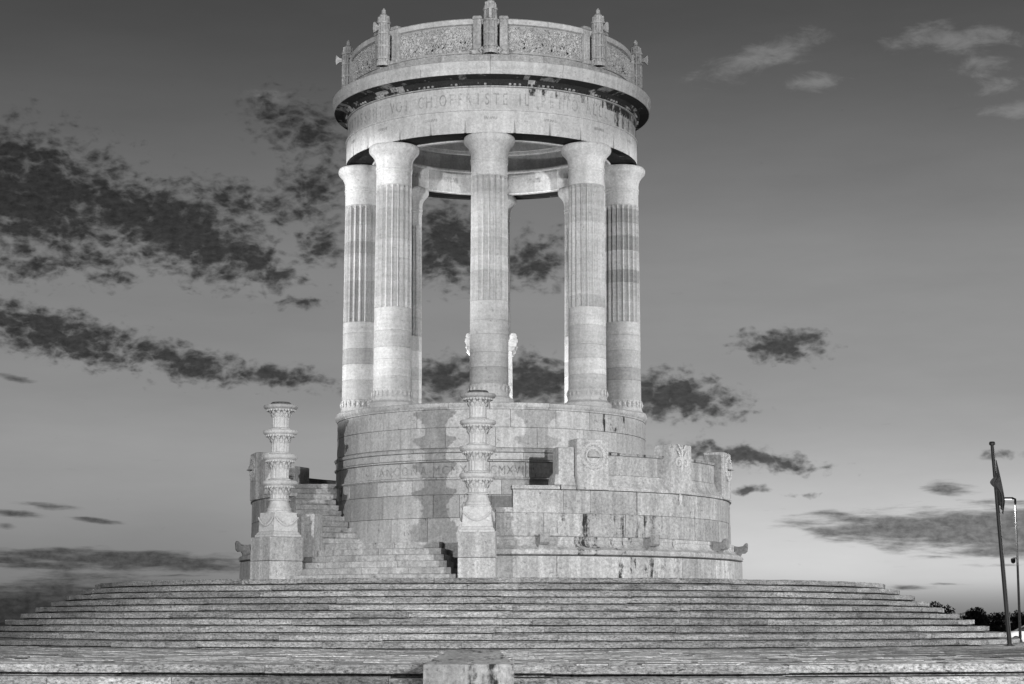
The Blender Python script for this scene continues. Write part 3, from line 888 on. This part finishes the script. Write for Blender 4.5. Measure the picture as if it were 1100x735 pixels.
# ------------------------------------------------------------------ flagpole with a limp flag
fx, fy = 13.34, -10.0
fp = tag(empty('flagpole', (fx, fy, Z_LAND)), 'dark slightly leaning flagpole with a limp flag at the right of the stairs', 'flagpole')
lean = Vector((-.052, 0, 1))
mb = MB()
lathe(mb, [(.14, 0), (.14, .02), (.075, .03), (.075, .06)], n=16)
tube(mb, [lean * 0, lean * 1.8, lean * 3.6, lean * 5.15], [.062, .058, .052, .046], 12)
mb.build('pole', M_pole, fp)
mb = MB()
t = lean * 5.15
lathe(mb, [(.05, -.01), (.075, .0), (.08, .05), (.06, .085), (.01, .09)], n=14)
mb.build('pole_cap', M_pole, fp, loc=tuple(t))
mb = MB()
nx, nz = 16, 26; V = []
for i in range(nx + 1):
    for j in range(nz + 1):
        u = i / nx; w = j / nz
        z = 4.75 - 1.15 * w
        wid = .03 + .15 * min(1, w * 1.25) ** .8 * (1 - .55 * max(0, w - .75) / .25)
        x = -.052 * z + .035 + .85 * wid * (u ** .9) * (1 + .12 * math.sin(6 * u + 4 * w)) - .19 * (1 - u) * math.exp(-((w - .50) / .13) ** 2)
        y = -.075 + .05 * math.sin(u * 15 + w * 2.0) * (.3 + .7 * w)
        V.append((x, y, z - .25 * u * w))
mb.add(V, [(i * (nz + 1) + j, (i + 1) * (nz + 1) + j, (i + 1) * (nz + 1) + j + 1, i * (nz + 1) + j + 1) for i in range(nx) for j in range(nz)])
fl = mb.build('flag', M_flag, fp, angle=80)
so = fl.modifiers.new('thick', 'SOLIDIFY'); so.thickness = .006

# ------------------------------------------------------------------ street lamp
sl = tag(empty('street_lamp', (26.85, 41, 0)), 'tall grey street lamp with a lit head at the far right edge', 'street lamp')
mb = MB()
tube(mb, [(0, 0, 0), (0, 0, 2), (0, 0, 7.6)], [.085, .07, .045], 12); lathe(mb, [(.18, 0), (.18, .03), (.11, .05), (.11, .5), (.09, .55)], n=16)
mb.build('post', M_lamp_steel, sl)
mb = MB()
tube(mb, [(0, 0, 7.55), (0, 0, 7.80), (-.10, 0, 7.84)], [.06, .06, .045], 8)
mb.build('arm', M_pole, sl)
mb = MB()
box(mb, (-.34, 0, 7.80), (.66, .26, .10), bev=.04, taper=.8)
hd = mb.build('lamp_head', M_pole, sl)
mb = MB(); box(mb, (-.40, 0, 7.775), (.42, .2, .03), bev=.01); mb.build('lamp_lens', M_lit, hd)
mb = MB()
tube(mb, [(0, 0, 4.75), (-.22, 0, 4.75)], .03, 6)
lathe(mb, [(.005, 4.46), (.09, 4.50), (.12, 4.58), (.12, 4.70), (.04, 4.76), (.005, 4.76)], n=14, cx=-.22)
mb.build('dome_camera', M_pole, sl)

# ------------------------------------------------------------------ parked car, nose to the left
car = tag(empty('parked_car', (32.65, 60, 0)), 'silver parked car, only its nose and windscreen in the frame', 'car')
def loft(mb, secs, **kw):
    n = len(secs[0]); V = [p for s in secs for p in s]; F = []
    for i in range(len(secs) - 1):
        for k in range(n - 1):
            F.append((i * n + k, i * n + k + 1, (i + 1) * n + k + 1, (i + 1) * n + k))
    F.append(tuple(range(n))); F.append(tuple((len(secs) - 1) * n + k for k in range(n - 1, -1, -1)))
    mb.add(V, F, **kw)
mb = MB()
prof = [(-2.15, .30, .55, .55), (-2.10, .24, .68, .72), (-1.9, .22, .78, .80), (-1.5, .22, .86, .84), (-1.0, .22, .93, .86), (-.4, .22, .97, .87), (.6, .22, .98, .87), (1.5, .22, .98, .86), (1.95, .24, .96, .80), (2.12, .32, .86, .7)]
secs = []
for x, zb, zt, hw_ in prof:
    secs.append([(x, -hw_ * .9, zb), (x, -hw_, zb + .18), (x, -hw_, zt - .25), (x, -hw_ * .95, zt - .07), (x, -hw_ * .8, zt), (x, 0, zt + .03), (x, hw_ * .8, zt), (x, hw_ * .95, zt - .07), (x, hw_, zt - .25), (x, hw_, zb + .18), (x, hw_ * .9, zb)])
loft(mb, secs)
mb.build('body', M_car, car, angle=50)
mb = MB()
secs = []
for x, zt, hw_ in ((-1.05, .95, .78), (-.2, 1.40, .66), (.3, 1.48, .64), (1.2, 1.42, .64), (1.95, 1.0, .72)):
    secs.append([(x, -.80, .94), (x, -hw_, max(.95, zt - .1)), (x, -hw_ * .85, zt), (x, 0, zt + .02), (x, hw_ * .85, zt), (x, hw_, max(.95, zt - .1)), (x, .80, .94)])
loft(mb, secs)
mb.build('windows', M_glass, car, angle=40)
mb = MB()
secs = []
for x, zt, hw_ in ((-.35, 1.36, .64), (-.1, 1.45, .62), (.4, 1.52, .62), (1.2, 1.46, .62), (1.5, 1.34, .62)):
    secs.append([(x, -hw_, zt - .06), (x, -hw_ * .8, zt), (x, 0, zt + .02), (x, hw_ * .8, zt), (x, hw_, zt - .06)])
loft(mb, secs)
mb.build('roof', M_car, car, angle=50)
for x in (-1.32, 1.32):
    for s in (-1, 1):
        mb = MB(); lathe(mb, [(.18, -.1), (.30, -.1), (.32, -.06), (.32, .06), (.30, .1), (.18, .1)], n=28)
        wv = mb.build('wheel', M_tyre, car, loc=(x, s * .78, .32), rot=(PI / 2, 0, 0))
        mb = MB(); lathe(mb, [(.01, .085), (.19, .085), (.2, .1), (.2, -.1), (.19, -.085), (.01, -.085)], n=20); mb.build('rim', M_rim, wv)
for s in (-1, 1):
    mb = MB(); box(mb, (-2.0, s * .60, .56), (.26, .34, .14), bev=.04, rz=-s * .35); mb.build('headlight', M_glass, car)

# ------------------------------------------------------------------ dark shrubs far right
def shrub(loc, rx, ry, h, seed, label):
    q = random.Random(seed)
    root = tag(empty('shrub', loc), label, 'shrub', 'dark shrubs beyond the stairs')
    mb = MB()
    for k in range(7):
        an = q.uniform(0, 2 * PI)
        tube(mb, [(0, 0, 0), (math.cos(an) * rx * .3, math.sin(an) * ry * .3, h * .4), (math.cos(an) * rx * .6, math.sin(an) * ry * .6, h * .75)], [.05, .035, .015], 5)
    mb.build('stem', M_bark, root)
    mb = MB()
    cl = [(q.uniform(-.75, .75) * rx, q.uniform(-.6, .6) * ry, q.uniform(.25, .85) * h, q.uniform(.25, .5)) for _ in range(16)]
    for k in range(4200):
        c = q.choice(cl)
        d = Vector((q.gauss(0, 1), q.gauss(0, 1), q.gauss(0, 1))).normalized() * (q.random() ** .4)
        p = Vector((c[0] + d.x * c[3] * rx * .8, c[1] + d.y * c[3] * ry, max(.1, c[2] + d.z * c[3] * h * .55)))
        s = q.uniform(.09, .17)
        u = Vector((q.gauss(0, 1), q.gauss(0, 1), q.gauss(0, 1))).normalized(); v = u.orthogonal().normalized()
        mb.add([p - u * s, p + v * s * .45, p + u * s, p - v * s * .45], [(0, 1, 2, 3)], q.uniform(.6, 1.3))
    mb.build('foliage', M_leaf, root, angle=10)
shrub((32.0, 96, 0), .9, 1.0, 2.3, 1, 'small dark shrub tip showing over the steps, leftmost of the shrubs')
shrub((35.9, 96, 0), 2.9, 1.6, 2.85, 2, 'large dark bushy shrub, tallest one, beyond the right end of the stairs')
shrub((39.6, 97, 0), 2.9, 1.5, 2.2, 3, 'lower dark shrub between the tall shrub and the parked car')
shrub((43.6, 99, 0), 2.6, 1.4, 1.5, 4, 'low dark shrub behind the nose of the parked car')

# ------------------------------------------------------------------ camera
cam_d = bpy.data.cameras.new('camera'); cam = bpy.data.objects.new('camera', cam_d); COL.objects.link(cam)
cam.location = (.64, -60, EYE)
cam.rotation_euler = (rad(90 + 8.22), 0, 0)
cam_d.sensor_width = 36; cam_d.lens = 36 * 2080 / 1100
cam_d.clip_end = 9000
sc.camera = cam

# ------------------------------------------------------------------ sky
SUN_EL, SUN_AZ = 32, 128
W = bpy.data.worlds.new('World'); sc.world = W; W.use_nodes = True
W.cycles.sampling_method = 'MANUAL'; W.cycles.sample_map_resolution = 256
nt = W.node_tree; nt.nodes.clear(); N = nt.nodes; L = nt.links; b = NB(nt)
tc = N.new('ShaderNodeTexCoord').outputs['Generated']
sp = N.new('ShaderNodeSeparateXYZ'); L.new(tc, sp.inputs[0])
az = b.math('MULTIPLY', b.math('ARCTAN2', sp.outputs[0], sp.outputs[1]), 180 / PI)
el = b.math('MULTIPLY', b.math('ARCSINE', sp.outputs[2]), 180 / PI)
def srgb(v):
    v /= 255.0
    return v / 12.92 if v <= .04045 else ((v + .055) / 1.055) ** 2.4
ramp = N.new('ShaderNodeValToRGB'); ramp.color_ramp.interpolation = 'B_SPLINE'
L.new(b.lin(el, -2, 30), ramp.inputs[0])
SKY = [(-2, 100), (.1, 118), (.5, 138), (.85, 170), (1.2, 204), (1.9, 210), (3, 204), (4.35, 176), (6.5, 146), (10, 141), (12, 125), (14.5, 104), (17, 80), (20, 68), (30, 64)]
els = ramp.color_ramp.elements
while len(els) < len(SKY): els.new(.5)
for e_, (d_, v_) in zip(els, SKY):
    e_.position = (d_ + 2) / 32; c_ = srgb(v_); e_.color = (c_, c_, c_, 1)
rb = N.new('ShaderNodeRGBToBW'); L.new(ramp.outputs[0], rb.inputs[0])
left = b.smooth(az, -11, 9, 1, 0)            # the afterglow sits to the right
low = b.math('ADD', b.smooth(el, 1.5, 6.0, .50, 0), .16)
sky = b.math('MULTIPLY', rb.outputs[0], b.math('SUBTRACT', 1.0, b.math('MULTIPLY', left, low)))
cx = N.new('ShaderNodeCombineXYZ'); L.new(az, cx.inputs[0]); L.new(el, cx.inputs[1])
P = cx.outputs[0]
# faint mottling of the high air
sky = b.math('MULTIPLY', sky, b.lin(b.noise(b.scale(P, (.12, .5, 1)), 1, 5, .6), .3, .7, .94, 1.06))
wv = N.new('ShaderNodeTexNoise'); L.new(P, wv.inputs['Vector']); wv.inputs['Scale'].default_value = .9; wv.inputs['Detail'].default_value = 3
def warped(amount):
    v1 = N.new('ShaderNodeVectorMath'); v1.operation = 'SUBTRACT'; L.new(wv.outputs['Color'], v1.inputs[0]); v1.inputs[1].default_value = (.5, .5, .5)
    v2 = N.new('ShaderNodeVectorMath'); v2.operation = 'SCALE'; L.new(v1.outputs[0], v2.inputs[0]); v2.inputs['Scale'].default_value = amount
    v3 = N.new('ShaderNodeVectorMath'); v3.operation = 'ADD'; L.new(P, v3.inputs[0]); L.new(v2.outputs[0], v3.inputs[1])
    return v3.outputs[0]
def mask(list_, vec):
    """ellipses of cloud: azimuth, elevation, half width, half height, tilt (degrees), weight"""
    s = N.new('ShaderNodeSeparateXYZ'); L.new(vec, s.inputs[0])
    acc = None
    for (ca, ce, ra, re, ti, wt) in list_:
        c, n_ = math.cos(rad(ti)), math.sin(rad(ti))
        dx = b.math('SUBTRACT', s.outputs[0], ca); dy = b.math('SUBTRACT', s.outputs[1], ce)
        u = b.math('MULTIPLY_ADD', dx, c / ra, b.math('MULTIPLY', dy, n_ / ra))
        v = b.math('MULTIPLY_ADD', dy, c / re, b.math('MULTIPLY', dx, -n_ / re))
        rr2 = b.math('MULTIPLY_ADD', u, u, b.math('MULTIPLY', v, v))
        m_ = b.math('MULTIPLY', b.math('SUBTRACT', 1.0, b.math('POWER', rr2, .6)), 1.0)
        m_ = b.math('ADD', b.math('MAXIMUM', m_, -1.0), wt - 1.0)
        acc = m_ if acc is None else b.math('SMOOTH_MAX', acc, m_, .25)
    return acc
PUFF = [(-14.33, 12.17, 3.58, 1.82, -8, 1.0), (-14.63, 13.35, 1.65, 0.61, -5, 0.8), (-11.85, 9.87, 1.1, 0.39, 0, 0.5), (-14.25, 10.18, 1.65, 0.61, 0, 0.6), (-6.96, 10.01, 1.1, 0.39, 0, 0.6), (-8.38, 12.28, 2.48, 0.83, -10, 0.5), (-7.32, 14.89, 1.38, 0.69, -10, 0.45), (-5.73, 11.12, 1.1, 1.1, 0, 0.45), (-6.99, 12.05, 1.93, 1.1, 0, 0.35), (-6.39, 9.33, 1.38, 0.39, 0, 0.3), (-11.37, 11.91, 2.48, 0.83, -18, 1.0), (-7.79, 10.4, 0.72, 0.33, 0, 1.0), (-0.56, 10.08, 1.1, 0.44, 0, 0.5), (-1.39, 7.6, 1.65, 0.28, 0, 0.5), (-10.0, 11.34, 3.31, 1.16, -20, 1.0), (-7.93, 10.58, 1.24, 0.55, -15, 0.9), (-6.2, 14.38, 2.2, 1.38, -15, 0.45), (-6.03, 12.62, 1.52, 1.38, 0, 0.5), (-12.67, 10.38, 2.2, 0.55, 0, 0.5), (-13.4, 8.25, 3.03, 0.72, -13, 1.0), (-9.91, 7.57, 2.75, 0.52, -11, 0.85), (-6.91, 7.14, 2.07, 0.41, -8, 0.7), (-1.91, 11.12, 1.24, 1.32, -10, 1.0), (0.62, 10.57, 1.24, 0.99, 0, 0.7), (-1.94, 7.1, 1.65, 0.66, 0, 0.8), (0.61, 6.99, 1.24, 0.77, 0, 1.0), (4.76, 6.56, 1.98, 0.66, -5, 1.0), (8.02, 8.07, 1.32, 0.55, 0, 0.9), (6.87, 4.76, 2.34, 0.39, -9, 0.9), (6.98, 3.78, 0.55, 0.17, 0, 0.6), (8.47, 3.63, 0.77, 0.11, 0, 0.4), (14.19, 4.76, 0.83, 0.25, 0, 0.4)]
STREAK = [(12.59, 3.8, 0.99, 0.36, -5, 0.55), (11.77, 2.6, 3.31, 0.47, -3, 1.25), (14.12, 2.58, 3.03, 0.74, 0, 1.3), (9.53, 3.08, 1.24, 0.17, -3, 0.8), (9.25, 2.57, 1.1, 0.19, -6, 1.0), (9.52, 2.57, 1.38, 0.22, -5, 0.8), (12.4, 1.85, 1.16, 0.1, -2, 0.7), (14.34, 1.6, 0.69, 0.08, 0, 0.8), (11.33, 0.98, 1.1, 0.14, -2, 0.7), (12.64, 1.06, 1.16, 0.07, 0, 0.7), (-14.53, 6.91, 0.88, 0.14, -10, 0.7), (-13.62, 3.3, 1.32, 0.12, -5, 0.8), (-14.26, 3.05, 1.1, 0.14, -5, 0.8), (-12.17, 2.89, 0.94, 0.1, -5, 0.75), (-14.64, 2.73, 0.44, 0.14, 0, 0.8), (-11.35, 1.75, 4.13, 0.25, -2, 1.35), (-14.47, 1.68, 3.03, 0.28, -2, 1.0), (-14.41, 0.08, 4.68, 0.99, 6, 1.35), (-13.16, 1.0, 2.48, 0.28, 0, 0.8), (-9.75, 1.31, 1.65, 0.07, 0, 0.5)]
WISP = [(7.49, 16.44, 1.93, 0.44, 16, 1.1), (9.01, 15.69, 0.94, 0.3, 0, 1.0), (13.28, 16.68, 1.93, 0.44, -4, 1.15), (14.81, 14.53, 0.94, 0.25, 0, 1.1), (14.57, 15.28, 1.1, 0.33, 0, 0.8), (14.2, 15.89, 1.1, 0.33, 0, 0.8), (-7.33, 15.16, 1.65, 0.83, 0, 0.4)]
vo = N.new('ShaderNodeTexVoronoi'); vo.feature = 'SMOOTH_F1'; vo.voronoi_dimensions = '2D'
L.new(b.scale(warped(.9), (1.0, 1.75, 1)), vo.inputs['Vector']); vo.inputs['Scale'].default_value = 2.1; vo.inputs['Smoothness'].default_value = .25
vo.inputs['Detail'].default_value = 2; vo.inputs['Roughness'].default_value = .45; vo.normalize = True
pn = b.math('ADD', b.math('MULTIPLY', b.noise(b.scale(P, (1.0, 1.6, 1)), 1.7, 8, .60, .15), .62), b.math('MULTIPLY', b.math('SUBTRACT', .85, vo.outputs['Distance']), .42))
pd = b.math('MULTIPLY_ADD', mask(PUFF, warped(.7)), 1.3, b.math('MULTIPLY', b.math('SUBTRACT', pn, .5), 4.6))
pd_d = b.smooth(pd, -.28, 1.12)
sn = b.noise(b.scale(P, (.34, 2.2, 1)), 1.5, 7, .6, .1)
sd = b.math('ADD', mask(STREAK, warped(.18)), b.math('MULTIPLY', b.math('SUBTRACT', sn, .5), 3.0))
sd_d = b.smooth(sd, -.15, .9)
wn = b.noise(b.scale(P, (.55, 1.3, 1), (9, 4, 0)), 1.6, 8, .66, .4)
wd = b.math('ADD', mask(WISP, warped(.4)), b.math('MULTIPLY', b.math('SUBTRACT', wn, .5), 3.4))
wd_d = b.smooth(wd, -.15, 1.4, 0, .6)
sky = b.math('ADD', sky, b.math('MULTIPLY', wd_d, .17))
# dark bodies with softer, lighter rims and a little inner structure
inner = b.lin(b.noise(b.scale(P, (1.6, 2.6, 1), (3, 7, 0)), 2.4, 7, .62), .3, .7, .42, 1.5)
pc_ = b.math('MULTIPLY', inner, b.math('MULTIPLY_ADD', sky, .09, .011))
op = b.math('MULTIPLY', pd_d, b.lin(az, -15, 15, .96, .88))
mx = N.new('ShaderNodeMix'); L.new(op, mx.inputs[0]); L.new(sky, mx.inputs[2]); L.new(pc_, mx.inputs[3])
sc_ = b.math('MULTIPLY', inner, b.math('MULTIPLY_ADD', mx.outputs[0], .16, b.lin(az, -15, 15, .022, .042)))
mx2 = N.new('ShaderNodeMix'); L.new(b.math('MULTIPLY', sd_d, .9), mx2.inputs[0]); L.new(mx.outputs[0], mx2.inputs[2]); L.new(sc_, mx2.inputs[3])
# a little of the physical twilight sky, as grey light
ns = N.new('ShaderNodeTexSky'); ns.sky_type = 'NISHITA'; ns.sun_disc = False; ns.sun_elevation = rad(SUN_EL); ns.sun_rotation = rad(SUN_AZ); ns.air_density = 1.0
nb_ = N.new('ShaderNodeRGBToBW'); L.new(ns.outputs[0], nb_.inputs[0])
tot = b.math('ADD', mx2.outputs[0], b.math('MULTIPLY', nb_.outputs[0], .001))
bg = N.new('ShaderNodeBackground'); L.new(b.grey(tot), bg.inputs[0]); bg.inputs[1].default_value = 1.0
ow = N.new('ShaderNodeOutputWorld'); L.new(bg.outputs[0], ow.inputs[0])

# ------------------------------------------------------------------ lights
def spot(name, loc, target, power, size=80, radius=.35, blend=.5):
    d_ = bpy.data.lights.new(name, 'SPOT'); d_.energy = power; d_.spot_size = rad(size); d_.spot_blend = blend; d_.shadow_soft_size = radius
    o_ = bpy.data.objects.new(name, d_); COL.objects.link(o_); o_.location = loc
    o_.rotation_euler = (Vector(target) - Vector(loc)).to_track_quat('-Z', 'Y').to_euler()
    return o_
# the two floodlight masts that light the monument at night
spot('floodlight', pol(75, 18, 9.2), (0, 0, 9), 98000, 36, .30, .4)
spot('floodlight', pol(75, -23, 9.2), (0, 0, 9), 84000, 36, .30, .4)
# narrow ones from the two sides on the columns only
spot('floodlight', pol(60, -70, 8.0), (0, 0, 12.2), 150000, 9.6, .3, .35)
spot('floodlight', pol(60, 74, 8.0), (0, 0, 12.2), 75000, 9.6, .3, .35)
# unseen fill lights added to brighten the steps and the landing from above
spot('street_or_fill_light', (17, -47, 9.5), (1, -29, 0), 11500, 50, .3, .8)
spot('street_or_fill_light', (-17, -46, 9.5), (-4, -29, 0), 7500, 50, .3, .8)
# last two: small uplights on the temple floor, hidden by the rim of the drum
spot('street_or_fill_light', (38, -8, 9.0), (13, -4, 0), 26000, 44, .3, .8)  # fill light added out of view to brighten the right step ends
spot('street_or_fill_light', (26.2, 40.9, 7.70), (28.5, 48, 0), 800, 120, .12, .7)
spot('street_or_fill_light', (46, 44, 9), (34, 59, 0), 42000, 60, .3, .7)  # unseen fill light added for the parked car
spot('floodlight', (-1.7, 1.3, 7.9), (2.9, 2.9, 12.0), 1500, 110, .1, .8)
spot('floodlight', (1.9, 2.0, 7.9), (-2.9, 2.9, 13.0), 320, 110, .1, .8)

sd_ = bpy.data.lights.new('sun', 'SUN'); sd_.energy = .12; sd_.angle = rad(7); sd_.color = (1, .99, .98)
so_ = bpy.data.objects.new('sun', sd_); COL.objects.link(so_)
dirv = Vector((math.sin(rad(SUN_AZ)) * math.cos(rad(SUN_EL)), math.cos(rad(SUN_AZ)) * math.cos(rad(SUN_EL)), math.sin(rad(SUN_EL))))
so_.rotation_euler = dirv.to_track_quat('Z', 'Y').to_euler()

sc.view_settings.view_transform = 'Standard'; sc.view_settings.look = 'None'
sc.view_settings.exposure = 0; sc.view_settings.gamma = 1
sc.view_settings.use_curve_mapping = False
sc.render.engine = 'CYCLES'
sc.cycles.use_denoising = True
sc.cycles.max_bounces = 3
